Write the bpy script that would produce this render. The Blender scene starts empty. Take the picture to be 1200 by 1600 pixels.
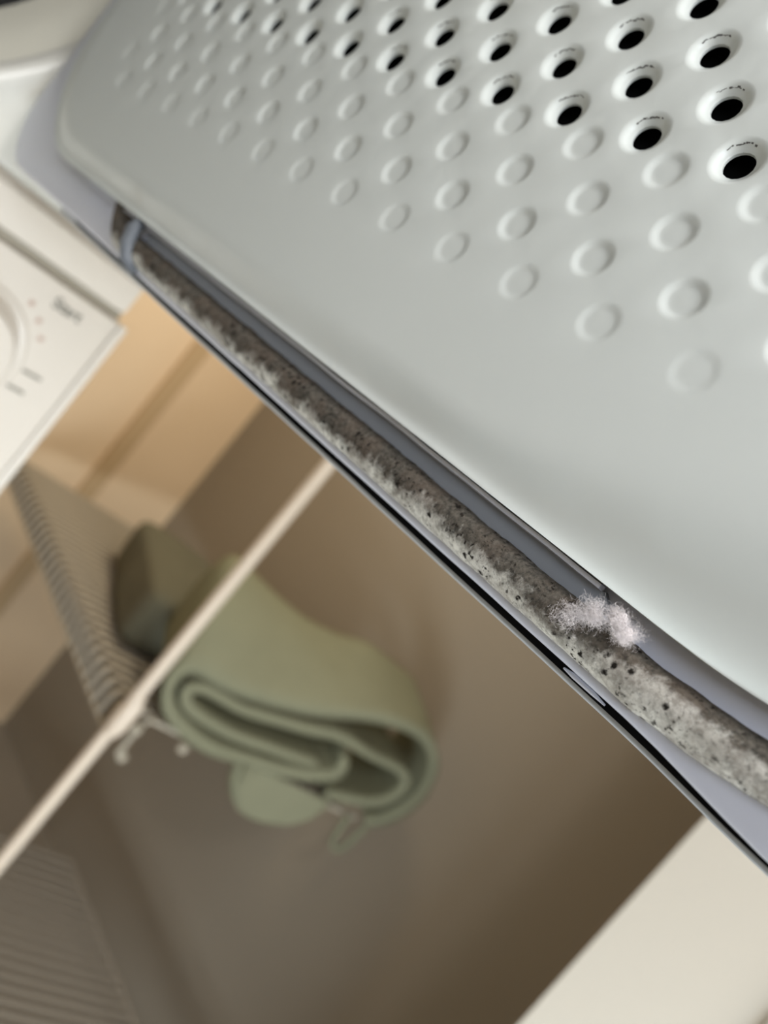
import bpy, bmesh, math, random
from mathutils import Vector, Matrix, noise
from mathutils.geometry import delaunay_2d_cdt
random.seed(7)
PI = math.pi
S = bpy.context.scene
C = S.collection
GZ = 1.65          # the phone is held 1.65 m above the floor; heights below are measured from it

# ------------------------------------------------------------------ camera
cam_d = bpy.data.cameras.new('camera'); cam = bpy.data.objects.new('camera', cam_d); C.objects.link(cam)
cam_d.sensor_fit = 'VERTICAL'; cam_d.sensor_height = 36; cam_d.sensor_width = 27; cam_d.lens = 27
cam_d.clip_start = 0.01
vx = Vector((0.50499973, 0.35307819, 0.78759829))      # room axes seen from the phone (right, down, forward)
vy = Vector((-0.57992404, -0.53704233, 0.61259582))
vz = -Vector((-0.63926784, 0.76610791, 0.06644771))
right = Vector((vx.x, vy.x, vz.x)); down = Vector((vx.y, vy.y, vz.y)); fwd = Vector((vx.z, vy.z, vz.z))
m = Matrix((right, -down, -fwd)).transposed().to_4x4()
m.translation = (0, 0, GZ)
cam.matrix_world = m
cam_d.dof.use_dof = True; cam_d.dof.focus_distance = 0.222; cam_d.dof.aperture_fstop = 6.8
S.camera = cam

# ------------------------------------------------------------------ world, lights, exposure
S.view_settings.view_transform = 'Standard'; S.view_settings.look = 'None'
S.view_settings.gamma = 1; S.view_settings.use_curve_mapping = False
S.view_settings.exposure = 0.0
w = bpy.data.worlds.new('world'); S.world = w; w.use_nodes = True
w.node_tree.nodes['Background'].inputs[0].default_value = (0.80, 0.88, 1.0, 1)
w.node_tree.nodes['Background'].inputs[1].default_value = 0.28

def area(name, loc, target, size, power, col, size_y=None):
    d = bpy.data.lights.new(name, 'AREA'); d.energy = power; d.color = col; d.size = size
    if size_y: d.shape = 'RECTANGLE'; d.size_y = size_y
    o = bpy.data.objects.new(name, d); C.objects.link(o)
    o.location = (loc[0], loc[1], loc[2] + GZ)
    v = Vector(target) - Vector(loc); o.rotation_euler = v.to_track_quat('-Z', 'Y').to_euler()
    return o
area('near_key_light', (-0.02, -0.42, 0.66), (0.25, 0.15, 0.0), 0.20, 6.8, (1.0, 0.985, 0.97))  # key light added close above the door, not a fitting of the room
area('doorway_light', (0.15, -1.95, 0.35), (0.35, 0.7, -0.1), 1.1, 23, (1.0, 0.965, 0.91), 0.8)
area('side_fill_light', (-0.42, -0.50, 0.36), (0.2, 0.02, 0.0), 0.40, 3.8, (0.80, 0.87, 1.0))  # cool fill added beside the camera to brighten the near end of the door
area('low_fill_light', (0.30, -0.65, -1.15), (1.6, 1.3, -1.0), 0.5, 21, (0.82, 0.92, 1.0))  # unseen cool fill added below the camera for the lower closet wall
area('closet_fill_light', (1.00, 1.05, 0.60), (1.35, 2.09, -0.55), 0.25, 8.0, (1.0, 0.86, 0.64))  # warm fill added out of view to light the closet back wall

# ------------------------------------------------------------------ materials
def mat(name, col, rough=0.5, metal=0.0, spec=0.5, coat=0.0, bump=None, var=None, emit=None):
    mt = bpy.data.materials.new(name); mt.use_nodes = True
    nt = mt.node_tree; b = nt.nodes['Principled BSDF']
    b.inputs['Base Color'].default_value = (*col, 1); b.inputs['Roughness'].default_value = rough
    b.inputs['Metallic'].default_value = metal; b.inputs['Specular IOR Level'].default_value = spec
    b.inputs['Coat Weight'].default_value = coat; b.inputs['Coat Roughness'].default_value = 0.12
    tc = nt.nodes.new('ShaderNodeTexCoord')
    if var:                                   # (scale, amount): slight unevenness of the paint
        n = nt.nodes.new('ShaderNodeTexNoise'); n.inputs['Scale'].default_value = var[0]
        n.inputs['Detail'].default_value = 4
        r = nt.nodes.new('ShaderNodeMix'); r.data_type = 'RGBA'
        r.inputs[6].default_value = (*[c * (1 - var[1]) for c in col], 1)
        r.inputs[7].default_value = (*[min(1, c * (1 + var[1])) for c in col], 1)
        nt.links.new(tc.outputs['Object'], n.inputs['Vector'])
        nt.links.new(n.outputs['Fac'], r.inputs[0]); nt.links.new(r.outputs[2], b.inputs['Base Color'])
    if bump:                                  # (scale, strength, distance)
        n = nt.nodes.new('ShaderNodeTexNoise'); n.inputs['Scale'].default_value = bump[0]
        n.inputs['Detail'].default_value = 5
        bp = nt.nodes.new('ShaderNodeBump'); bp.inputs['Strength'].default_value = bump[1]
        bp.inputs['Distance'].default_value = bump[2]
        nt.links.new(tc.outputs['Object'], n.inputs['Vector'])
        nt.links.new(n.outputs['Fac'], bp.inputs['Height']); nt.links.new(bp.outputs['Normal'], b.inputs['Normal'])
    return mt

M = {}
M['enamel'] = mat('white_enamel', (0.63, 0.67, 0.65), 0.34, spec=0.4, coat=0.22, var=(9, 0.02))
M['liner'] = mat('white_liner_paint', (0.60, 0.63, 0.72), 0.35, coat=0.2)
M['rubber_blue'] = mat('slate_rubber', (0.25, 0.275, 0.31), 0.6, bump=(400, 0.2, 0.0003))
M['clip'] = mat('dark_slate_clip', (0.13, 0.145, 0.165), 0.5)
M['black'] = mat('flat_black', (0.004, 0.004, 0.004), 0.9, spec=0.1)
M['skin'] = mat('door_skin_paint', (0.52, 0.56, 0.60), 0.35)
M['grime'] = mat('dark_grime', (0.10, 0.10, 0.095), 0.9)
M['cream'] = mat('machine_white', (0.71, 0.665, 0.60), 0.4, coat=0.1)
M['cream2'] = mat('machine_surround_white', (0.60, 0.595, 0.55), 0.35, coat=0.2)
M['ring'] = mat('opening_grey', (0.55, 0.54, 0.47), 0.5)
M['groove'] = mat('grey_groove', (0.36, 0.33, 0.27), 0.7)
M['print'] = mat('grey_print', (0.22, 0.21, 0.18), 0.6)
M['printred'] = mat('pinkish_print', (0.50, 0.36, 0.30), 0.6)
M['steel'] = mat('drum_dark', (0.03, 0.03, 0.03), 0.4, metal=0.6)
M['wall'] = mat('cream_wall_paint', (0.58, 0.54, 0.465), 0.8, bump=(60, 0.1, 0.002))
M['closet'] = mat('closet_side_grey', (0.27, 0.228, 0.172), 0.8, bump=(60, 0.1, 0.002))  # side wall colour, set darker and greyer than the back wall
M['closetback'] = mat('closet_back_tan', (0.76, 0.58, 0.385), 0.8, bump=(60, 0.1, 0.002))  # back wall colour, set lighter and warmer than the side wall
M['shade_strip'] = mat('tan_shade_strip', (0.52, 0.37, 0.21), 0.7)  # stripe of shade put into a darker tan
M['floor'] = mat('floor_tile', (0.42, 0.38, 0.32), 0.5, var=(3, 0.1))
M['white'] = mat('white_paint', (0.78, 0.76, 0.72), 0.6)
M['post'] = mat('cream_post_coat', (0.74, 0.635, 0.52), 0.4)
M['vinyl'] = mat('vinyl_wire', (0.42, 0.37, 0.29), 0.5)
M['vinylcap'] = mat('vinyl_cap', (0.42, 0.38, 0.30), 0.5)
M['mat'] = mat('taupe_liner', (0.10, 0.085, 0.062), 0.8)
M['taupe'] = mat('taupe_wire', (0.32, 0.28, 0.225), 0.6)
M['olive'] = mat('shaded_olive_cloth', (0.13, 0.125, 0.085), 0.95, bump=(200, 0.5, 0.004))  # shade on the towel stack put into a darker cloth colour
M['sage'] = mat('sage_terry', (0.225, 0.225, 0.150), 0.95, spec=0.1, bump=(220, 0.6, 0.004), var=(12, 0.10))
M['lint'] = mat('pale_lint', (0.88, 0.84, 0.84), 0.95, spec=0.1)
M['switch'] = mat('bright_trim_paint', (0.90, 0.86, 0.78), 0.5)

def felt_material():
    mt = bpy.data.materials.new('mouldy_felt'); mt.use_nodes = True
    nt = mt.node_tree; N = nt.nodes; L = nt.links; b = N['Principled BSDF']
    b.inputs['Roughness'].default_value = 1.0; b.inputs['Specular IOR Level'].default_value = 0.05
    geo = N.new('ShaderNodeNewGeometry'); sep = N.new('ShaderNodeSeparateXYZ')
    L.new(geo.outputs['Position'], sep.inputs[0])
    def nz(scale, detail=6, rough=0.6, dist=0.0):
        n = N.new('ShaderNodeTexNoise'); n.inputs['Scale'].default_value = scale; n.inputs['Detail'].default_value = detail
        n.inputs['Roughness'].default_value = rough; n.inputs['Distortion'].default_value = dist
        L.new(geo.outputs['Position'], n.inputs['Vector']); return n.outputs['Fac']
    def mth(op, a, c=None, clamp=False):
        n = N.new('ShaderNodeMath'); n.operation = op; n.use_clamp = clamp
        for i, v in enumerate((a, c)):
            if v is None: continue
            if isinstance(v, (int, float)): n.inputs[i].default_value = v
            else: L.new(v, n.inputs[i])
        return n.outputs[0]
    def rng(v, a, bb, c=0.0, d=1.0):
        n = N.new('ShaderNodeMapRange'); n.inputs[1].default_value = a; n.inputs[2].default_value = bb
        n.inputs[3].default_value = c; n.inputs[4].default_value = d; L.new(v, n.inputs[0]); return n.outputs[0]
    def mix(f, a, c):
        n = N.new('ShaderNodeMix'); n.data_type = 'RGBA'
        L.new(f, n.inputs[0])
        for i, v in ((6, a), (7, c)):
            if isinstance(v, tuple): n.inputs[i].default_value = (*v, 1)
            else: L.new(v, n.inputs[i])
        return n.outputs[2]
    base = mix(rng(nz(160), 0.3, 0.7), (0.58, 0.57, 0.52), (0.80, 0.79, 0.73))
    # the mould: a dark furry band that fills the upper part of the strip and thins out towards the handle end
    zc = rng(sep.outputs['Z'], GZ - 0.0125, GZ + 0.002)                      # 0 bottom edge .. 1 top edge
    along = rng(sep.outputs['Y'], 0.050, 0.105)                              # 0 near .. 1 far
    th = mth('SUBTRACT', 0.86, mth('MULTIPLY', along, 0.54))                 # band starts lower further along
    e = mth('ADD', zc, mth('MULTIPLY', mth('SUBTRACT', nz(170, 8, 0.75, 0.3), 0.5), 1.0))
    e = mth('ADD', e, mth('MULTIPLY', mth('SUBTRACT', nz(42, 3), 0.5), 1.3))
    band = rng(mth('SUBTRACT', e, th), -0.14, 0.12)
    dark = mix(rng(nz(620, 6, 0.7), 0.38, 0.62), (0.014, 0.012, 0.009), (0.125, 0.110, 0.090))
    c1 = mix(mth('MULTIPLY', band, 0.95), base, dark)
    grey = rng(nz(330, 6, 0.75), 0.47, 0.58)
    c1 = mix(mth('MULTIPLY', grey, 0.42), c1, (0.12, 0.108, 0.088))
    brown = rng(nz(75, 5, 0.7), 0.44, 0.60)
    c2 = mix(mth('MULTIPLY', brown, 0.40), c1, (0.14, 0.105, 0.08))
    # small near-black colonies
    clus = rng(nz(95, 3), 0.46, 0.60)
    sp = mth('MULTIPLY', rng(nz(520, 4, 0.65), 0.565, 0.63), mth('ADD', 0.35, clus), True)
    c3 = mix(sp, c2, (0.028, 0.024, 0.020))
    vor = N.new('ShaderNodeTexVoronoi'); vor.inputs['Scale'].default_value = 230
    L.new(geo.outputs['Position'], vor.inputs['Vector'])
    sp2 = mth('MULTIPLY', rng(mth('ADD', vor.outputs['Distance'], mth('MULTIPLY', mth('SUBTRACT', nz(900, 4), 0.5), 0.7)), 0.30, 0.16), rng(nz(120, 2), 0.48, 0.54))
    c4 = mix(sp2, c3, (0.022, 0.019, 0.016))
    L.new(c4, b.inputs['Base Color'])
    bp = N.new('ShaderNodeBump'); bp.inputs['Strength'].default_value = 0.6; bp.inputs['Distance'].default_value = 0.0006
    L.new(nz(700, 6, 0.7), bp.inputs['Height']); L.new(bp.outputs['Normal'], b.inputs['Normal'])
    return mt
M['felt'] = felt_material()

# ------------------------------------------------------------------ helpers
def thing(name, loc, label, cat, group=None):
    o = bpy.data.objects.new(name, None); C.objects.link(o)
    o.location = (loc[0], loc[1], loc[2] + GZ); o['label'] = label; o['category'] = cat
    o.empty_display_size = 0.05
    if group: o['group'] = group
    return o
def tag(o, label, cat, group=None):
    o['label'] = label; o['category'] = cat
    if group: o['group'] = group
    return o
def obj(name, bm, mtl, parent=None, smooth=None, loc=None):
    """link bm (coordinates measured from the phone) as one mesh object"""
    org = Vector((0, 0, -GZ))
    if parent is not None:
        p = parent; org = Vector((0, 0, -GZ))
        while p is not None: org += p.location; p = p.parent
    elif loc is not None: org = Vector(loc)
    bmesh.ops.translate(bm, verts=bm.verts, vec=-org)
    me = bpy.data.meshes.new(name); bm.to_mesh(me); bm.free()
    for x in (mtl if isinstance(mtl, (list, tuple)) else [mtl]): me.materials.append(x)
    o = bpy.data.objects.new(name, me); C.objects.link(o)
    if parent is not None: o.parent = parent
    else: o.location = (org.x, org.y, org.z + GZ)
    if smooth is not None:
        for p in me.polygons: p.use_smooth = True
        if smooth < 180: me.set_sharp_from_angle(angle=math.radians(smooth))
    return o
def struct(name, bm, mtl, **k):
    o = obj(name, bm, mtl, **k); o['kind'] = 'structure'; return o
def box(bm, a, b, bev=0.0, seg=2):
    r = bmesh.ops.create_cube(bm, size=1.0); vs = r['verts']
    for v in vs:
        v.co = Vector([(a[i] + b[i]) / 2 + v.co[i] * (b[i] - a[i]) for i in range(3)])
    if bev:
        es = set(e for v in vs for e in v.link_edges)
        bmesh.ops.bevel(bm, geom=list(es), offset=bev, segments=seg, profile=0.5, affect='EDGES')
    return bm
def B(a, b, bev=0.0, seg=2): return box(bmesh.new(), a, b, bev, seg)
def tube(bm, pts, r, seg=10, caps=True):
    pts = [Vector(p) for p in pts]; rings = []
    for i, p in enumerate(pts):
        t = (pts[min(i + 1, len(pts) - 1)] - pts[max(i - 1, 0)]).normalized()
        u = t.cross(Vector((0.13, 0.21, 1))).normalized() if abs(t.z) < 0.95 else t.cross(Vector((1, 0.1, 0))).normalized()
        if i and u.dot(pu) < 0: u = -u
        if i: u = (pu - t * pu.dot(t)).normalized()
        pu = u; v = t.cross(u)
        rr = r[i] if isinstance(r, (list, tuple)) else r
        rings.append([bm.verts.new(p + (u * math.cos(a) + v * math.sin(a)) * rr) for a in [2 * PI * k / seg for k in range(seg)]])
    for a, b_ in zip(rings, rings[1:]):
        for k in range(seg): bm.faces.new((a[k], a[(k + 1) % seg], b_[(k + 1) % seg], b_[k]))
    if caps and seg > 2: bm.faces.new(rings[0][::-1]); bm.faces.new(rings[-1])
    return bm
def ball(bm, p, r):
    q = bmesh.ops.create_uvsphere(bm, u_segments=16, v_segments=10, radius=r)
    bmesh.ops.translate(bm, verts=q['verts'], vec=p); return bm
def prism_y(bm, poly, y0, y1):
    """polygon in X,Z extruded along Y"""
    a = [bm.verts.new((x, y0, z)) for x, z in poly]; b_ = [bm.verts.new((x, y1, z)) for x, z in poly]
    n = len(poly)
    bm.faces.new(a); bm.faces.new(b_[::-1])
    for k in range(n): bm.faces.new((a[k], b_[k], b_[(k + 1) % n], a[(k + 1) % n]))
    bmesh.ops.recalc_face_normals(bm, faces=bm.faces); return bm
def ring_y(bm, prof, cx, cz, seg=96):
    """revolve (radius, y) profile about the Y direction through (cx, cz)"""
    rings = [[bm.verts.new((cx + r * math.cos(2 * PI * k / seg), y, cz + r * math.sin(2 * PI * k / seg))) for k in range(seg)] for r, y in prof]
    for a, b_ in zip(rings, rings[1:]):
        for k in range(seg): bm.faces.new((a[k], a[(k + 1) % seg], b_[(k + 1) % seg], b_[k]))
    return rings

# ------------------------------------------------------------------ room shell
ZF, ZC = -1.65, 0.85
XW = 1.76; YB = 2.09; XP = 1.20; YP = 0.165
struct('floor', B((-1.8, -2.1, ZF - 0.05), (2.0, YB + 0.1, ZF)), M['floor'])
struct('ceiling', B((-1.8, -2.1, ZC), (2.0, YB + 0.1, ZC + 0.05)), M['white'])
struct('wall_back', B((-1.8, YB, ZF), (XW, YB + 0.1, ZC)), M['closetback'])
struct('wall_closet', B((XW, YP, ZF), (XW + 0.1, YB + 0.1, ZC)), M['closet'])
struct('wall_right', B((XP, -2.1, ZF), (XW + 0.1, YP, ZC)), M['wall'])
struct('wall_left', B((-1.9, -2.1, ZF), (-1.8, YB + 0.1, ZC)), M['wall'])
struct('wall_front', B((-1.8, -2.2, ZF), (XP, -2.1, ZC)), M['wall'])
struct('trim_1', B((XP - 0.018, -0.60, ZF), (XP, -0.0325, ZC), 0.004), M['switch'])
struct('wall_shade_strip', B((1.395, YB - 0.02, ZF), (1.455, YB, ZC), 0.004), M['shade_strip'])  # darker strip standing in for a stripe of shadow on the wall

# ------------------------------------------------------------------ the dryer body
YM = 0.69; XR = 0.386
dr = thing('tumble_dryer', (0, 0.95, ZF), 'white tumble dryer body with a round opening and a knob on its front panel', 'dryer')
GL = -0.0675
b = bmesh.new()
box(b, (-0.25, YM + 0.012, ZF + 0.02), (-0.235, 1.29, 0.50)); box(b, (XR - 0.015, YM + 0.012, ZF + 0.02), (XR, 1.29, 0.50))
box(b, (-0.235, YM + 0.012, 0.485), (XR - 0.015, 1.29, 0.50)); box(b, (-0.235, 1.275, ZF + 0.02), (XR - 0.015, 1.29, 0.485)); box(b, (-0.235, YM + 0.012, ZF + 0.02), (XR - 0.015, 1.275, ZF + 0.035))
box(b, (-0.235, YM + 0.0121, -0.34), (XR - 0.015, YM + 0.02, GL + 0.046))
obj('cabinet', b, M['cream'], dr, 30)
for x in (-0.18, 0.32):
    for y in (0.76, 1.22): obj('foot', tube(bmesh.new(), [(x, y, ZF), (x, y, ZF + 0.03)], 0.02), M['black'], dr, 30)
obj('lower_panel', B((-0.25, YM + 0.002, ZF + 0.06), (XR, YM + 0.02, -0.335), 0.004), M['cream'], dr, 30)
# the surround around the round opening
OC = (-0.012, 0.194); OR = 0.26
def surround():
    bm = bmesh.new(); x0, x1, z0, z1 = -0.25, XR - 0.004, GL + 0.043, 0.50
    n = 128; outer = []
    cr = 0.03
    def rr(t):
        # rounded rectangle parameterised by direction from the opening centre
        d = Vector((math.cos(t), math.sin(t)))
        ts = []
        if d.x > 1e-6: ts.append((x1 - OC[0]) / d.x)
        if d.x < -1e-6: ts.append((x0 - OC[0]) / d.x)
        if d.y > 1e-6: ts.append((z1 - OC[1]) / d.y)
        if d.y < -1e-6: ts.append((z0 - OC[1]) / d.y)
        r = min(ts); return OC[0] + d.x * r, OC[1] + d.y * r
    ang = sorted([2 * PI * k / n for k in range(n)] + [math.atan2(z - OC[1], x - OC[0]) % (2 * PI) for x in (x0, x1) for z in (z0, z1)])
    prof = []   # rings: opening tube, lip, face, edge
    y = YM - 0.0
    def circ(r, yy): return [(OC[0] + r * math.cos(t), yy, OC[1] + r * math.sin(t)) for t in ang]
    OM = min(OR, 0.9)
    rings = [circ(0.2520, y + 0.012), circ(0.2540, y + 0.008), circ(0.2550, y + 0.002), circ(0.2565, y - 0.004), circ(0.2600, y - 0.007), circ(0.2650, y - 0.008), circ(0.271, y - 0.007), circ(0.280, y - 0.004)]
    edge = [rr(t) for t in ang]
    def inset(p, o): 
        return (min(max(p[0], x0 + o), x1 - o), min(max(p[1], z0 + o), z1 - o))
    return rings, edge, inset, y
rings, edge, inset, y = surround()
# below the opening there is too little height for the full circle, so the circle is blended into the edge
bm = bmesh.new(); R = []
for rg in rings: R.append([bm.verts.new((min(p[0], XR - 0.02), p[1], max(p[2], GL + 0.049))) for p in rg])
for o, yy in ((0.006, y - 0.002), (0.002, y - 0.0008), (0.0, y + 0.003), (0.0, y + 0.012)):
    R.append([bm.verts.new((inset(p, o)[0], yy, inset(p, o)[1])) for p in edge])
for a, c in zip(R, R[1:]):
    for k in range(len(a)):
        q = (a[k], a[(k + 1) % len(a)], c[(k + 1) % len(a)], c[k])
        try: bm.faces.new(q)
        except ValueError: pass
bmesh.ops.remove_doubles(bm, verts=bm.verts, dist=1e-5)
bmesh.ops.recalc_face_normals(bm, faces=bm.faces)
sr = obj('door_surround', bm, M['cream2'], dr, 50)
bm = bmesh.new(); ring_y(bm, [(0.2560, YM + 0.004), (0.250, YM + 0.012), (0.243, YM + 0.022), (0.236, YM + 0.036), (0.229, YM + 0.055)], *OC)
obj('opening_ring', bm, M['ring'], dr, 60)
bm = bmesh.new(); rg = ring_y(bm, [(0.229, YM + 0.055), (0.233, YM + 0.060), (0.236, YM + 0.40)], *OC); bm.faces.new(rg[-1])
obj('drum', bm, M['steel'], dr, 60)
# strip under the surround, then the control panel with its knob
obj('front_strip', B((-0.25, YM - 0.001, GL + 0.0045), (XR - 0.002, YM + 0.012, GL + 0.036), 0.003), M['cream'], dr, 30)
bm = B((-0.25, YM - 0.004, -0.33), (XR + 0.004, YM + 0.012, GL - 0.0045), 0.003)
cp = obj('control_panel', bm, M['cream'], dr, 30)
bm = B((XR - 0.003, YM - 0.0085, -0.33), (XR + 0.006, YM - 0.002, GL - 0.004), 0.002)
obj('side_rib', bm, M['cream'], cp, 30)
obj('groove', B((-0.25, YM + 0.003, GL - 0.004), (XR - 0.003, YM + 0.0115, GL + 0.004)), M['groove'], dr)
KC = (0.275, -0.163)
bm = bmesh.new(); rr_ = ring_y(bm, [(0.060, YM - 0.0042), (0.058, YM - 0.0075), (0.054, YM - 0.0078), (0.050, YM - 0.0045)], KC[0], KC[1], 64)
obj('knob_collar', bm, M['cream'], cp, 60)
bm = bmesh.new(); rr_ = ring_y(bm, [(0.047, YM - 0.004), (0.045, YM - 0.020), (0.042, YM - 0.025), (0.037, YM - 0.026)], KC[0], KC[1], 64); bm.faces.new(rr_[-1])
box(bm, (KC[0] - 0.006, YM - 0.034, KC[1] - 0.036), (KC[0] + 0.006, YM - 0.025, KC[1] + 0.036), 0.003)
obj('knob', bm, M['cream'], cp, 40)
def text(name, body, size, loc, mtl, parent):
    cu = bpy.data.curves.new(name, 'FONT'); cu.body = body; cu.size = size; cu.extrude = 0.0002; cu.offset = size * 0.02
    t = bpy.data.objects.new(name, cu); C.objects.link(t)
    bpy.context.view_layer.update()
    me = bpy.data.meshes.new_from_object(t.evaluated_get(bpy.context.evaluated_depsgraph_get()))
    C.objects.unlink(t); bpy.data.objects.remove(t)
    bm = bmesh.new(); bm.from_mesh(me)
    for v in bm.verts: v.co = Vector((loc[0] + v.co.x, loc[1] - v.co.z, loc[2] + v.co.y))
    return obj(name, bm, mtl, parent)
text('lettering', 'Start', 0.0150, (0.322, YM - 0.0045, -0.0935), M['print'], cp)
bm = bmesh.new()
for x, z, wd in ((0.3375, -0.1570, 0.019), (0.3345, -0.1760, 0.017)):
    box(bm, (x, YM - 0.0048, z - 0.0014), (x + wd, YM - 0.0038, z + 0.0014))
obj('printed_mark', bm, M['print'], cp)
bm = bmesh.new()
for a in (62, 48, 34):
    x, z = KC[0] + 0.070 * math.cos(math.radians(a)), KC[1] + 0.070 * math.sin(math.radians(a))
    box(bm, (x - 0.0022, YM - 0.0048, z - 0.0022), (x + 0.0022, YM - 0.0038, z + 0.0022))
obj('dial_mark', bm, M['printred'], cp)

# ------------------------------------------------------------------ the open dryer door
dd = thing('dryer_door', (0.22, 0.64, -0.02), 'open white enamel dryer door with rows of punched holes and round dents', 'dryer door')
XFACE = 0.200
def rrect(y0, y1, z0, z1, na, nb, fr, o=0.0, n=24, straight=30):
    """closed outline in (Y, Z): near corners elliptical (na, nb), far corners round fr; o = outward offset"""
    y0 -= o; y1 += o; z0 -= o; z1 += o; na += o; nb += o; fr = fr + o
    P = []
    def seg(a, b_, k):
        for i in range(k): P.append((a[0] + (b_[0] - a[0]) * i / k, a[1] + (b_[1] - a[1]) * i / k))
    def arc(c, ra, rb, t0, t1):
        for i in range(n): 
            t = math.radians(t0 + (t1 - t0) * i / n); P.append((c[0] + ra * math.cos(t), c[1] + rb * math.sin(t)))
    seg((y0 + na, z0), (y1 - fr, z0), straight)
    arc((y1 - fr, z0 + fr), fr, fr, -90, 0)
    seg((y1, z0 + fr), (y1, z1 - fr), straight)
    arc((y1 - fr, z1 - fr), fr, fr, 0, 90)
    seg((y1 - fr, z1), (y0 + na, z1), straight)
    arc((y0 + na, z1 - nb), na, nb, 90, 180)
    seg((y0, z1 - nb), (y0, z0 + nb), straight)
    arc((y0 + na, z0 + nb), na, nb, 180, 270)
    return P
def inside(p, poly):
    c = False; n = len(poly); j = n - 1
    for i in range(n):
        if (poly[i][1] > p[1]) != (poly[j][1] > p[1]) and p[0] < (poly[j][0] - poly[i][0]) * (p[1] - poly[i][1]) / (poly[j][1] - poly[i][1]) + poly[i][0]: c = not c
        j = i
    return c
def sm(t): t = max(0.0, min(1.0, t)); return t * t * (3 - 2 * t)

PL = dict(y0=-0.055, y1=0.632, z0=0.0095, z1=0.455, na=0.12, nb=0.055, fr=0.10)
def plate():
    pts = []; xs = []; edges = []; holes = []
    def loop(P, X, closed=True):
        s = len(pts); n = len(P)
        for p, x in zip(P, X): pts.append(Vector((p[0], p[1]))); xs.append(x)
        for i in range(n): edges.append((s + i, s + (i + 1) % n))
        return s
    out = rrect(**PL, n=36, straight=90)
    inn = rrect(**PL, o=-0.046, n=36, straight=90)
    for d in (0, 0.0008, 0.0016, 0.004, 0.0055, 0.007, 0.0085, 0.010, 0.012, 0.015, 0.019, 0.024, 0.030, 0.037, 0.0459):
        P = []; X = []
        for a, c in zip(out, inn):
            t = d / 0.046; p = (a[0] + (c[0] - a[0]) * t, a[1] + (c[1] - a[1]) * t)
            near = sm((0.16 - p[0]) / 0.13)                    # the cove widens towards the handle end
            wv = 0.012 + 0.033 * near
            dep = 0.0030 + 0.0052 * near
            x = XFACE + dep * (1 - sm((d - 0.0035 * (1 - near)) / wv))
            if d < 0.0010: x -= 0.0004 * (1 - near)            # the rolled edge stands a hair proud
            x += 0.0006 * noise.noise(Vector((p[0] * 28, p[1] * 5, 3))) * (1 - sm(d / 0.02))
            P.append(p); X.append(x)
        loop(P, X)
    PY, PZ = 0.0358, 0.01775
    lat = [1.3]
    dimples = []
    for j in range(0, 21):
        odd = j % 2 == 1
        for i in range(-2, 18):
            Y = 0.1388 + PY * (i - 2) - (PY / 2 if odd else 0)
            hole = 4 <= j <= 16
            if hole: Z = 0.1350 + 0.0170 * (j - 4); Y -= 0.001
            else:
                Z = 0.0717 + PZ * j - (0.0 if j < 4 else 0.012)
            if j == 0: lo, hi = 0.06, 0.54
            elif j == 1: lo, hi = 0.045, 0.56
            elif j == 2: lo, hi = 0.03, 0.56
            else: lo, hi = 0.012, 0.585
            if hole:
                lo, hi = 0.045, 0.510
                if not (lo < Y < hi):
                    if -0.005 < Y < 0.575: hole = False
                    else: continue
            elif not (lo < Y < hi): continue
            if j > 16:
                Z = 0.0
                Z = 0.1350 + 0.0170 * 12 + PZ * (j - 16)
            if Z > 0.40: continue
            dimples.append((Y, Z, hole, j))
    for (Y, Z, hole, j) in dimples:
        far = Y > 0.30
        s = 20 if far else 32
        if hole:
            prof = [(0.0092, 0), (0.0086, 0.0001), (0.0079, 0.00035), (0.0072, 0.0008), (0.0065, 0.0014), (0.0058, 0.0020), (0.0054, 0.0022), (0.0051, 0.0024), (0.0049, 0.0026)]
        else:
            fade = 0.55 if j == 0 else (0.5 if (Y < 0.03 or Y > 0.55) else 1.0)
            if j == 0 and (Y < 0.12): fade = 0.3
            prof = [(0.0082, 0), (0.0074, 0.00008), (0.0066, 0.0003), (0.0057, 0.0007), (0.0049, 0.00098), (0.0042, 0.00108), (0.0030, 0.00108), (0.0012, 0.00105)]
            prof = [(r, dpt * fade) for r, dpt in prof]
        for k, (r, dpt) in enumerate(prof):
            oz = 0; oy = 0
            P = [(Y + oy + r * math.cos(2 * PI * q / s), Z + oz + r * math.sin(2 * PI * q / s)) for q in range(s)]
            loop(P, [XFACE + dpt] * s)
        if hole: holes.append((Y, Z, 0.0048))
    # a loose lattice of points keeps the flat triangles compact
    for iy in range(60):
        for iz in range(42):
            Y = -0.05 + iy * 0.0115; Z = 0.015 + iz * 0.0105
            if not inside((Y, Z), inn): continue
            if any((Y - h[0]) ** 2 + (Z - h[1]) ** 2 < 0.0094 ** 2 for h in dimples): continue
            pts.append(Vector((Y, Z))); xs.append(XFACE)
    V, E_, F, ov, oe, of = delaunay_2d_cdt(pts, edges, [], 0, 1e-7)
    bm = bmesh.new(); vs = []
    for i, v in enumerate(V):
        o = ov[i]; x = xs[o[0]] if o else XFACE
        vs.append(bm.verts.new((x, v.x, v.y)))
    import collections
    hg = collections.defaultdict(list)
    for h in holes: hg[(int(h[0] / 0.02), int(h[1] / 0.02))].append(h)
    for f in F:
        cy = sum(V[i].x for i in f) / 3; cz = sum(V[i].y for i in f) / 3
        g = (int(cy / 0.02), int(cz / 0.02)); bad = False
        for a in (-1, 0, 1):
            for c in (-1, 0, 1):
                for h in hg.get((g[0] + a, g[1] + c), []):
                    if (cy - h[0]) ** 2 + (cz - h[1]) ** 2 < h[2] ** 2: bad = True
        if bad or not inside((cy, cz), out): continue
        # face the room: normal towards -X
        bm.faces.new([vs[i] for i in reversed(f)])
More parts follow.
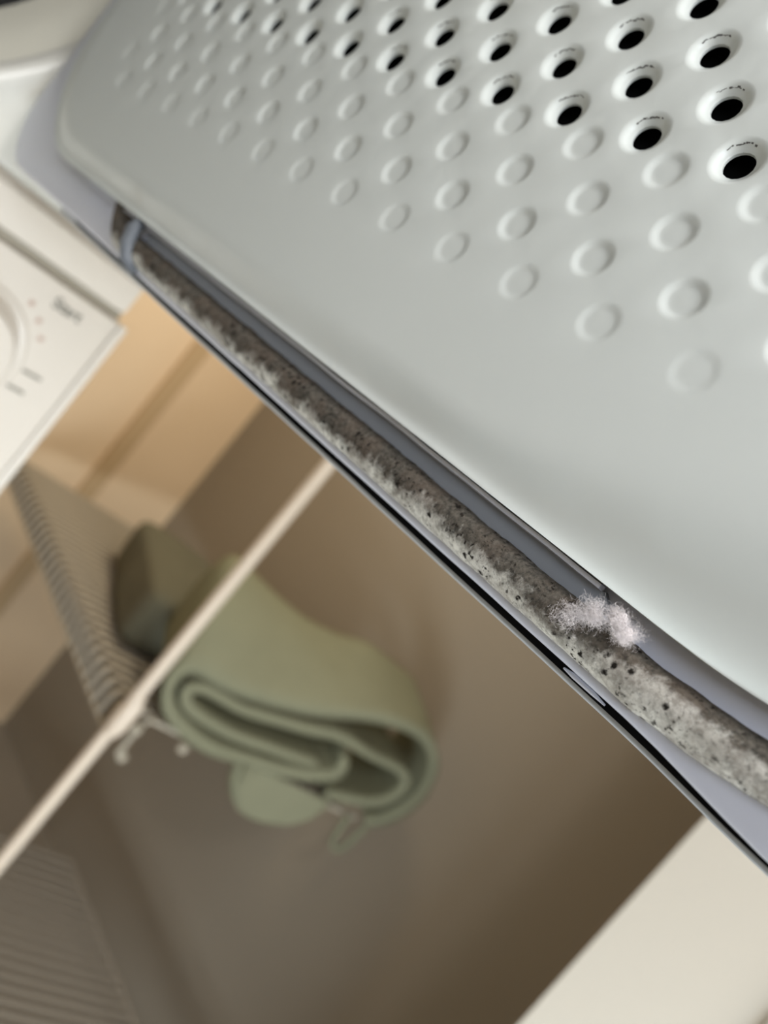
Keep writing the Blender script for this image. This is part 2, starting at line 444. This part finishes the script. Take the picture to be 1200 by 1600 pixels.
    # hole walls
    for (Y, Z, r) in holes:
        s = 24; a = [bm.verts.new((XFACE + 0.0026, Y + 0.0049 * math.cos(2 * PI * q / s), Z + 0.0049 * math.sin(2 * PI * q / s))) for q in range(s)]
        c = [bm.verts.new((XFACE + 0.0036, Y + 0.0048 * math.cos(2 * PI * q / s), Z + 0.0048 * math.sin(2 * PI * q / s))) for q in range(s)]
        for q in range(s): bm.faces.new((a[q], a[(q + 1) % s], c[(q + 1) % s], c[q]))
    # turned-back edge
    bm.normal_update()
    n = len(out); o1 = rrect(**PL, o=-0.0003, n=36, straight=90)
    a = [bm.verts.new((XFACE + 0.0032, p[0], p[1])) for p in out]; c = [bm.verts.new((XFACE + 0.0075, p[0], p[1])) for p in o1]
    for q in range(n): bm.faces.new((a[q], a[(q + 1) % n], c[(q + 1) % n], c[q]))
    return bm, dimples
bm, dimples = plate()
pl = obj('perforated_panel', bm, M['enamel'], dd, 60)
# flakes of grime along the upper rim of the nearer holes
bm = bmesh.new()
for (Y, Z, hole, j) in dimples:
    if not hole or Y > 0.34: continue
    rnd = random.Random(int(Y * 1e5) + j)
    a0, a1 = rnd.uniform(15, 30), rnd.uniform(88, 112); t = a0
    while t < a1:
        w_ = rnd.uniform(3, 8); r = 0.0069 + rnd.uniform(-0.00022, 0.00022); th = rnd.uniform(0.00006, 0.00024)
        q = []
        for rr2 in (r - th, r + th):
            for tt in (t, t + w_ + 1.5):
                an = math.radians(tt); dpt = 0.00080 + (0.0072 - rr2) * 0.86 - 0.00006
                q.append(bm.verts.new((XFACE + dpt, Y + rr2 * math.cos(an), Z + rr2 * math.sin(an))))
        bm.faces.new((q[0], q[1], q[3], q[2]))
        t += w_ + (rnd.uniform(2, 8) if rnd.random() < 0.3 else 0)
for f in bm.faces:
    if f.normal.x > 0: f.normal_flip()
g = obj('grime', bm, M['grime'], pl); g['kind'] = 'stuff'; g['label'] = 'dark grime crusted on the hole rims'
# black slab behind the holes, standing in for the dark inside the door
obj('hole_dark_backing', B((0.2090, -0.045, 0.030), (0.2115, 0.60, 0.445)), M['black'], dd)

def bow(bm, k):
    for v in bm.verts:
        if v.co.z < 0.01: v.co.z -= k * sm((0.060 - v.co.y) / 0.050) - 0.0002 * noise.noise(Vector((v.co.y * 40, k * 1000, 0)))
    return bm
def sheet(o_list, base, bm=None, cap=True):
    """rings given as (outward offset, x) of the outline base, lofted together"""
    bm = bm or bmesh.new(); R_ = []
    for o, x in o_list:
        P = rrect(**base, o=o, n=24, straight=60); R_.append([bm.verts.new((x, p[0], p[1])) for p in P])
    for a, c in zip(R_, R_[1:]):
        for k in range(len(a)): bm.faces.new((a[k], a[(k + 1) % len(a)], c[(k + 1) % len(a)], c[k]))
    if cap: bm.faces.new(R_[0]); bm.faces.new(R_[-1][::-1])
    bmesh.ops.recalc_face_normals(bm, faces=bm.faces)
    return bm
LN = dict(y0=-0.065, y1=0.669, z0=-0.0146, z1=0.480, na=0.05, nb=0.03, fr=0.055)
obj('door_liner', bow(sheet([(-0.020, 0.2120), (-0.002, 0.2120), (-0.0008, 0.2122), (0.0, 0.2128), (0.0002, 0.2140), (0.0002, 0.2205)], LN), 0.0026), M['liner'], dd, 60)
LB = dict(y0=-0.060, y1=0.535, z0=-0.0174, z1=0.478, na=0.03, nb=0.02, fr=0.03)
obj('rubber_edge', bow(sheet([(-0.004, 0.2207), (0.0, 0.2207), (0.0, 0.2258)], LB), 0.0014), M['black'], dd, 40)
LS = dict(y0=-0.075, y1=0.557, z0=-0.0195, z1=0.485, na=0.012, nb=0.012, fr=0.008)
obj('outer_skin', bow(sheet([(-0.0020, 0.2258), (-0.0007, 0.2258), (0.0, 0.2264), (0.0, 0.2330), (-0.001, 0.2345)], LS), 0.0014), M['skin'], dd, 60)
# hinges join the door to the machine
for z in (0.14, 0.36):
    bm = B((0.2146, 0.60, z), (0.2206, 0.678, z + 0.035), 0.001); obj('hinge', bm, M['skin'], dd, 30)
# slate rubber strip between panel and felt
bm = bmesh.new(); n = 80; prof = [(0.2095, 0.0080), (0.2092, 0.0060), (0.2090, 0.0035), (0.2094, 0.0010), (0.2119, 0.0006), (0.2119, 0.0084)]
R_ = []
for i in range(n + 1):
    Y = 0.0800 + (0.405 - 0.0800) * i / n
    k = math.sqrt(max(0.0, 1 - max(0, (0.0845 - Y) / 0.0046) ** 2)) if Y < 0.0845 else 1.0
    R_.append([bm.verts.new((x, Y, 0.0045 + (z - 0.0045) * max(k, 0.05))) for x, z in prof])
for a, c in zip(R_, R_[1:]):
    for k in range(len(prof)): bm.faces.new((a[k], a[(k + 1) % 6], c[(k + 1) % 6], c[k]))
bm.faces.new(R_[0]); bm.faces.new(R_[-1][::-1]); bmesh.ops.recalc_face_normals(bm, faces=bm.faces)
obj('slate_strip', bm, M['rubber_blue'], dd, 50)
# thin folded sheet edge seen under the panel
bm = bmesh.new(); R_ = []
for i in range(91):
    Y = 0.085 + 0.415 * i / 90
    dz = 0.0005 * noise.noise(Vector((Y * 30, 0, 1)))
    R_.append([bm.verts.new(p) for p in ((0.2060, Y, 0.0078 + dz), (0.2060, Y, 0.0092 + dz), (0.2100, Y, 0.0094), (0.2100, Y, 0.0076))])
for a, c in zip(R_, R_[1:]):
    for k in range(4): bm.faces.new((a[k], a[(k + 1) % 4], c[(k + 1) % 4], c[k]))
bm.faces.new(R_[0]); bm.faces.new(R_[-1][::-1]); bmesh.ops.recalc_face_normals(bm, faces=bm.faces)
obj('folded_edge', bm, M['liner'], dd, 40)
# felt gasket: a rounded rope that follows the rounded door
def felt():
    base = dict(y0=-0.050, y1=0.452, z0=-0.0049, z1=0.462, na=0.118, nb=0.055, fr=0.032)
    bm = bmesh.new(); prof = []
    k = 20
    P0 = rrect(**base, n=60, straight=220)
    Pi = rrect(**base, o=-0.001, n=60, straight=220)
    for i, (p, q) in enumerate(zip(P0, Pi)):
        nrm = Vector((p[0] - q[0], p[1] - q[1])).normalized()
        ring = []
        for a in range(k):
            t = 2 * PI * a / k
            s = math.cos(t) * 0.0071; x = math.sin(t)
            h = 0.0078 if x > 0 else 0.001
            xx = 0.2118 - x * h
            co = Vector((xx, p[0] + nrm.x * s, p[1] + nrm.y * s))
            if x > -0.1:
                d = 0.0005 * noise.noise(co * 90) + 0.00022 * noise.noise(co * 420) + 0.00012 * noise.noise(co * 1300)
                co += Vector((-x, nrm.x * math.cos(t), nrm.y * math.cos(t))) * d
            ring.append(bm.verts.new(co))
        prof.append(ring)
    for i in range(len(prof)):
        a, c = prof[i], prof[(i + 1) % len(prof)]
        for q in range(k): bm.faces.new((a[q], a[(q + 1) % k], c[(q + 1) % k], c[q]))
    bmesh.ops.recalc_face_normals(bm, faces=bm.faces)
    return bm
fl = obj('felt_gasket', felt(), M['felt'], dd, 180); fl['label'] = 'felt gasket spotted with dark grey mould'
# short fuzz standing off the felt
bm = bmesh.new(); rnd = random.Random(3)
for i in range(7000):
    Y = 0.0 + 0.30 * rnd.random() ** 1.5; t = rnd.uniform(0.15, PI - 0.15); cz = -0.0054 if Y > 0.07 else -0.0054 + 0.055 * (1 - math.sqrt(1 - min(1, ((0.068 - Y) / 0.118)) ** 2)) if Y < 0.068 else -0.0054
    p = Vector((0.2118 - 0.0078 * math.sin(t), Y, cz + 0.0068 * math.cos(t)))
    nn = Vector((-math.sin(t), 0, math.cos(t)))
    d = (nn + Vector((rnd.uniform(-1, 1), rnd.uniform(-1.5, 1.5), rnd.uniform(-1, 1)))).normalized() * rnd.uniform(0.0004, 0.0014)
    sd = d.cross(Vector((rnd.random(), rnd.random(), rnd.random()))).normalized() * 0.00003
    a = bm.verts.new(p - sd); c = bm.verts.new(p + sd); e = bm.verts.new(p + d)
    bm.faces.new((a, c, e))
f_ = obj('felt_fuzz', bm, M['felt'], fl); f_['kind'] = 'stuff'
# grey clip over the felt near the hinge end
bm = bmesh.new(); tube(bm, [(0.2110, 0.398, -0.0138), (0.2050, 0.402, -0.0115), (0.2025, 0.407, -0.005), (0.2030, 0.412, 0.003), (0.2070, 0.416, 0.0095)], [0.0030, 0.0038, 0.0040, 0.0040, 0.0034], 12)
obj('gasket_clip', bm, M['clip'], dd, 60)
# small white clip in the dark joint
bm = bmesh.new(); tube(bm, [(0.2206, 0.0830, -0.0163), (0.2203, 0.0790, -0.0160), (0.2203, 0.0720, -0.0160), (0.2206, 0.0670, -0.0163)], [0.0003, 0.0009, 0.0008, 0.0003], 8)
obj('joint_clip', bm, M['liner'], dd, 60)

# tuft of lint caught on the gasket
def lint():
    bm = bmesh.new(); rnd = random.Random(11)
    spots = [((0.2035, 0.0745, 0.0045), 0.0016, 1500), ((0.2030, 0.0705, 0.0022), 0.0016, 1500), ((0.2028, 0.0790, 0.0010), 0.0016, 900), ((0.2032, 0.0830, -0.0010), 0.0018, 650), ((0.2030, 0.0850, -0.0040), 0.0022, 420), ((0.2036, 0.0815, 0.0026), 0.0018, 420), ((0.2040, 0.0680, 0.0048), 0.0013, 160), ((0.2030, 0.0800, 0.0040), 0.0012, 90)]
    for c, s, n in spots:
        for i in range(n):
            p = Vector(c) + Vector((rnd.gauss(0, s * 0.3), rnd.gauss(0, s), rnd.gauss(0, s * 0.7)))
            d = Vector((rnd.gauss(0, 0.5), rnd.gauss(0, 1), rnd.gauss(0, 1))).normalized(); P = [p]
            st = rnd.uniform(0.00018, 0.00042)
            for q in range(7):
                d = (d + Vector((rnd.gauss(0, 0.45), rnd.gauss(0, 0.6), rnd.gauss(0, 0.6)))).normalized()
                P.append(P[-1] + d * st)
            tube(bm, P, 0.000016, 3, False)
    # the dense heart of the tuft
    for c, r in (((0.2040, 0.0740, 0.0042), 0.0022), ((0.2036, 0.0702, 0.0024), 0.0020), ((0.2036, 0.0800, 0.0006), 0.0013)):
        q = bmesh.ops.create_icosphere(bm, subdivisions=4, radius=r)
        for v in q['verts']:
            v.co *= 1 + 0.55 * noise.noise(v.co * 900) + 0.3 * noise.noise(v.co * 2400); v.co.x *= 0.55; v.co += Vector(c)
    return bm
o = obj('lint_tuft', lint(), M['lint'], None, loc=(0.2035, 0.075, 0.002))
tag(o, 'fluffy pinkish white tuft of lint caught on the mouldy felt gasket', 'lint')

# ------------------------------------------------------------------ closet shelving
A_ = Vector((1.000, 0.945, -0.6725)); Bf = Vector((1.115, 1.975, -0.6725))
Wd = Vector((1, -0.42, 0))            # direction of the wires, from the front lip to the wall
def wallhit(p):
    t = (p.y - 0.945) / 1.03
    return p + Wd * (0.50 + (XW - 0.006 - p.x - 0.50) * t)
sh = thing('wire_shelf', tuple(A_), 'upper ribbed taupe wire shelf with a rounded front lip, under the folded towel', 'shelf', )
N_ = 30; LIP = 0.060
def shelf_line(t, dz=0.0, lip=LIP):
    p = A_.lerp(Bf, t); w_ = wallhit(p); P = []
    for k in range(5): P.append(Vector((p.x - 0.004 - 0.0 * k, p.y + 0.002, p.z - lip + k * (lip - 0.018) / 4 + dz)))
    for k in range(1, 6):
        a = PI / 2 * k / 6; P.append(Vector((p.x - 0.004 + 0.018 * (1 - math.cos(a)), p.y, p.z - 0.018 + 0.018 * math.sin(a) + dz)))
    q = p + Wd * 0.016
    for k in range(9): P.append(q.lerp(w_, k / 8) + Vector((0, 0, dz)))
    return P
bm = bmesh.new()
for i in range(N_): tube(bm, shelf_line((i + 0.5) / N_), 0.0062, 8)
obj('wire_grid', bm, M['vinyl'], sh, 60)
bm = bmesh.new()
for dz, off in ((-LIP, -0.004), (-0.004, 0.10), (-0.004, 0.30)):
    tube(bm, [A_ + Wd * off + Vector((0, 0, dz)), Bf + Wd * off + Vector((0, 0, dz))], 0.004, 8)
tube(bm, [wallhit(A_), wallhit(Bf)], 0.004, 8)
obj('shelf_rail', bm, M['vinyl'], sh, 60)
bm = bmesh.new(); tube(bm, [p + Wd * 0.045 for p in shelf_line(0.0, 0.0, LIP + 0.03)], 0.0055, 8)
obj('end_wire', bm, M['vinylcap'], sh, 60)
e0 = shelf_line(0.0, 0.0, LIP + 0.03)[0] + Wd * 0.055
for p in (e0, A_ + Wd * 0.030 + Vector((0, -0.012, -0.022)), A_ + Wd * 0.118 + Vector((0, -0.018, -0.014))):
    obj('end_cap', ball(bmesh.new(), Vector(p), 0.0115), M['vinylcap'], sh, 60)
# ribbed liner resting on the wires and turned down over the lip
bm = bmesh.new(); rows = []
NR = N_ * 8
for i in range(NR + 1):
    t = 0.005 + 0.99 * i / NR
    dz = -0.008 + 0.003 * abs(math.sin(PI * t * N_))
    rows.append([bm.verts.new(p + Vector((0.0, 0, -0.001 + dz))) for p in shelf_line(t, 0, LIP - 0.006)])
for a, c in zip(rows, rows[1:]):
    for k in range(len(a) - 1): bm.faces.new((a[k], a[k + 1], c[k + 1], c[k]))
o = obj('shelf_liner', bm, M['mat'], sh, 180)

# lower shelf
s2 = thing('wire_shelf', (1.477, 1.2, -1.35), 'lower taupe wire shelf with close straight wires, below the cream post', 'shelf')
bm = bmesh.new(); Z2 = -1.35; W2 = Vector((1, -0.42, 0)).normalized()
c0 = Vector((1.477, 1.205, Z2)); c1 = Vector((1.470, 0.40, Z2))
n = 26
for i in range(n + 1):
    p = c0.lerp(c1, i / n); tube(bm, [p, p - W2 * 0.42], 0.0095, 8)
obj('wire_grid', bm, M['taupe'], s2, 60)
for off, dz in ((0, 0.004), (0, -0.05), (-0.40, 0.004)):
    bm = bmesh.new(); tube(bm, [c0 + W2 * off + Vector((0, 0, dz)), c1 + W2 * off + Vector((0, 0, dz))], 0.008, 8)
    obj('shelf_rail', bm, M['taupe'], s2, 60)
for p in (c0, c1, c0 - W2 * 0.40, c1 - W2 * 0.40):
    obj('leg', tube(bmesh.new(), [(p.x, p.y, ZF), (p.x, p.y, Z2)], 0.008), M['vinyl'], s2, 60)

# the cream post
po = thing('shelf_post', (1.0, 0.945, ZF), 'slender cream upright post carrying the wire shelf beside the towel', 'post')
bm = bmesh.new(); tube(bm, [(0.990, 0.9335, ZF), (0.990, 0.9335, 0.60)], 0.0125, 20); obj('pole', bm, M['post'], po, 60)
bm = bmesh.new(); tube(bm, [(0.990, 0.9335, ZF), (0.990, 0.9335, ZF + 0.02)], 0.022, 20); obj('foot_cap', bm, M['post'], po, 60)
bm = bmesh.new(); tube(bm, [(0.992, 0.930, -0.72), (0.994, 0.931, -0.70), (0.996, 0.932, -0.655), (0.992, 0.932, -0.63)], [0.014, 0.019, 0.019, 0.013], 16); obj('shelf_bracket', bm, M['post'], po, 60)

# ------------------------------------------------------------------ folded towel
def smooth_path(P, k=6):
    out = []
    n = len(P)
    for i in range(n - 1):
        p0, p1, p2, p3 = P[max(i - 1, 0)], P[i], P[i + 1], P[min(i + 2, n - 1)]
        for j in range(k):
            t = j / k
            out.append(tuple(0.5 * ((2 * p1[a]) + (-p0[a] + p2[a]) * t + (2 * p0[a] - 5 * p1[a] + 4 * p2[a] - p3[a]) * t * t + (-p0[a] + 3 * p1[a] - 3 * p2[a] + p3[a]) * t ** 3) for a in (0, 1)))
    out.append(P[-1]); return out
FD = Vector((1, -0.42, 0)).normalized(); FO = Vector((1.0, 0.912, 0))
def fp(s, z): return FO + FD * s + Vector((0, 0, z))
def ribbon(bm, path, V, th, nv=10, lift=None, mi=0):
    P = smooth_path(path); n = len(P); rows = []
    L2 = []; R2_ = []
    for i in range(n):
        a = P[max(i - 1, 0)]; c = P[min(i + 1, n - 1)]; t = Vector((c[0] - a[0], c[1] - a[1])).normalized(); nn = Vector((-t.y, t.x))
        e = min(i, n - 1 - i); h = th / 2 * min(1.0, 0.55 + 0.2 * e)
        L2.append((P[i][0] + nn.x * h, P[i][1] + nn.y * h)); R2_.append((P[i][0] - nn.x * h, P[i][1] - nn.y * h))
    loop = L2 + R2_[::-1]
    for j in range(nv + 1):
        f = j / nv; row = []
        for (s, z) in loop:
            d = V * f
            if lift: d = d + Vector((0, 0, lift(s, z) * math.sin(f * PI / 2)))
            co = fp(s, z) + d
            rnd_e = 0.004 * (1 - min(1, f * nv / 1.0))
            co += Vector((noise.noise(co * 9), noise.noise(co * 9 + Vector((5, 0, 0))), noise.noise(co * 9 + Vector((0, 7, 0))))) * 0.006
            row.append(bm.verts.new(co))
        rows.append(row)
    m_ = len(loop)
    for a, c in zip(rows, rows[1:]):
        for k in range(m_): bm.faces.new((a[k], a[(k + 1) % m_], c[(k + 1) % m_], c[k]))
    for i in range(n - 1):
        for r in (rows[0], rows[-1]):
            bm.faces.new((r[i], r[i + 1], r[m_ - 2 - i], r[m_ - 1 - i]))
    bmesh.ops.recalc_face_normals(bm, faces=bm.faces)
    return bm
inner = [(0.388, -0.591), (0.266, -0.605), (0.162, -0.613), (0.087, -0.609), (0.051, -0.585), (0.072, -0.559), (0.168, -0.558), (0.272, -0.54), (0.365, -0.518), (0.468, -0.518), (0.579, -0.521), (0.606, -0.56), (0.561, -0.611), (0.453, -0.640)]
outer = [(0.43, -0.553), (0.437, -0.599), (0.351, -0.633), (0.241, -0.649), (0.139, -0.655), (0.064, -0.636), (0.022, -0.602), (0.011, -0.558), (0.037, -0.532), (0.11, -0.53), (0.22, -0.514), (0.33, -0.478), (0.442, -0.433), (0.541, -0.422), (0.619, -0.458), (0.658, -0.544), (0.624, -0.629), (0.583, -0.655)]
tw = thing('folded_towel', (1.25, 0.84, -0.6725), 'sage green folded towel with coiled layers facing out on the wire shelf', 'towel')
bm = bmesh.new(); ribbon(bm, outer, Vector((0.07, 0.17, 0.04)), 0.023, 12, lambda s, z: max(0.0, 0.13 * (1 - max(s, 0) / 0.52)) * sm((z + 0.60) / 0.08))
obj('outer_fold', bm, M['sage'], tw, 180)
bm = bmesh.new(); ribbon(bm, inner, Vector((0.07, 0.15, 0.01)), 0.021)
obj('inner_fold', bm, M['sage'], tw, 180)
bm = bmesh.new(); ribbon(bm, [(0.245, -0.655), (0.262, -0.70), (0.30, -0.735), (0.36, -0.745), (0.42, -0.73), (0.455, -0.70), (0.47, -0.655)], Vector((0.0, 0.020, 0.0)), 0.018, 3)
# filled hanging corner
ps = [(0.245, -0.652), (0.262, -0.70), (0.30, -0.735), (0.36, -0.745), (0.42, -0.73), (0.455, -0.70), (0.47, -0.652)]
for dyy in (0.004,):
    top = [bm.verts.new(fp(s, -0.652) + Vector((0, dyy, 0))) for s, z in ps]; bot = [bm.verts.new(fp(s, z) + Vector((-0.006, dyy - 0.012, 0))) for s, z in ps]
    for i in range(len(ps) - 1): 
        if (top[i].co - bot[i].co).length > 1e-3 or True:
            try: bm.faces.new((top[i], top[i + 1], bot[i + 1], bot[i]))
            except ValueError: pass
obj('hanging_corner', bm, M['sage'], tw, 180)
bm = bmesh.new(); ribbon(bm, [(0.545, -0.662), (0.548, -0.70), (0.556, -0.735), (0.575, -0.75), (0.592, -0.73), (0.596, -0.69), (0.598, -0.662)], Vector((0.0, 0.010, 0.0)), 0.010, 2)
obj('hanging_loop', bm, M['sage'], tw, 180)
# second towel folded behind and above
def slab(name_bm, c, ax, ay, hx, hy, hz, seed=0, pw=3.0):
    bm = name_bm; q = bmesh.ops.create_icosphere(bm, subdivisions=5, radius=1)
    for v in q['verts']:
        d = v.co.normalized(); k = (abs(d.x) ** pw + abs(d.y) ** pw + abs(d.z) ** pw) ** (-1 / pw)
        p = d * k; p = Vector((p.x * hx, p.y * hy, p.z * hz))
        p += d * 0.012 * noise.noise(p * 7 + Vector((seed, 0, 0)))
        v.co = Vector(c) + ax * p.x + ay * p.y + Vector((0, 0, p.z))
    return bm
U = FD; Vv = Vector((0.42, 1, 0)).normalized()
bm = bmesh.new()
slab(bm, fp(0.385, -0.560) + Vv * 0.34, U, Vv, 0.17, 0.10, 0.095, 4)
o = obj('rolled_towel', bm, M['sage'], None, 180, loc=tuple(fp(0.385, -0.6725) + Vv * 0.34))
tag(o, 'second sage towel, thick smooth roll behind the coiled folded towel', 'towel')
bm = bmesh.new(); slab(bm, fp(0.075, -0.588) + Vv * 0.44, U, Vv, 0.115, 0.22, 0.070, 9, 8.0)  # dark cloth added as the shaded left side of the towel stack
o = obj('shaded_cloth', bm, M['olive'], None, 180, loc=tuple(fp(0.10, -0.6725) + Vv * 0.42))
tag(o, 'folded cloth coloured dark olive for the shaded side of the towel stack on the wire shelf, behind the cream post', 'cloth')
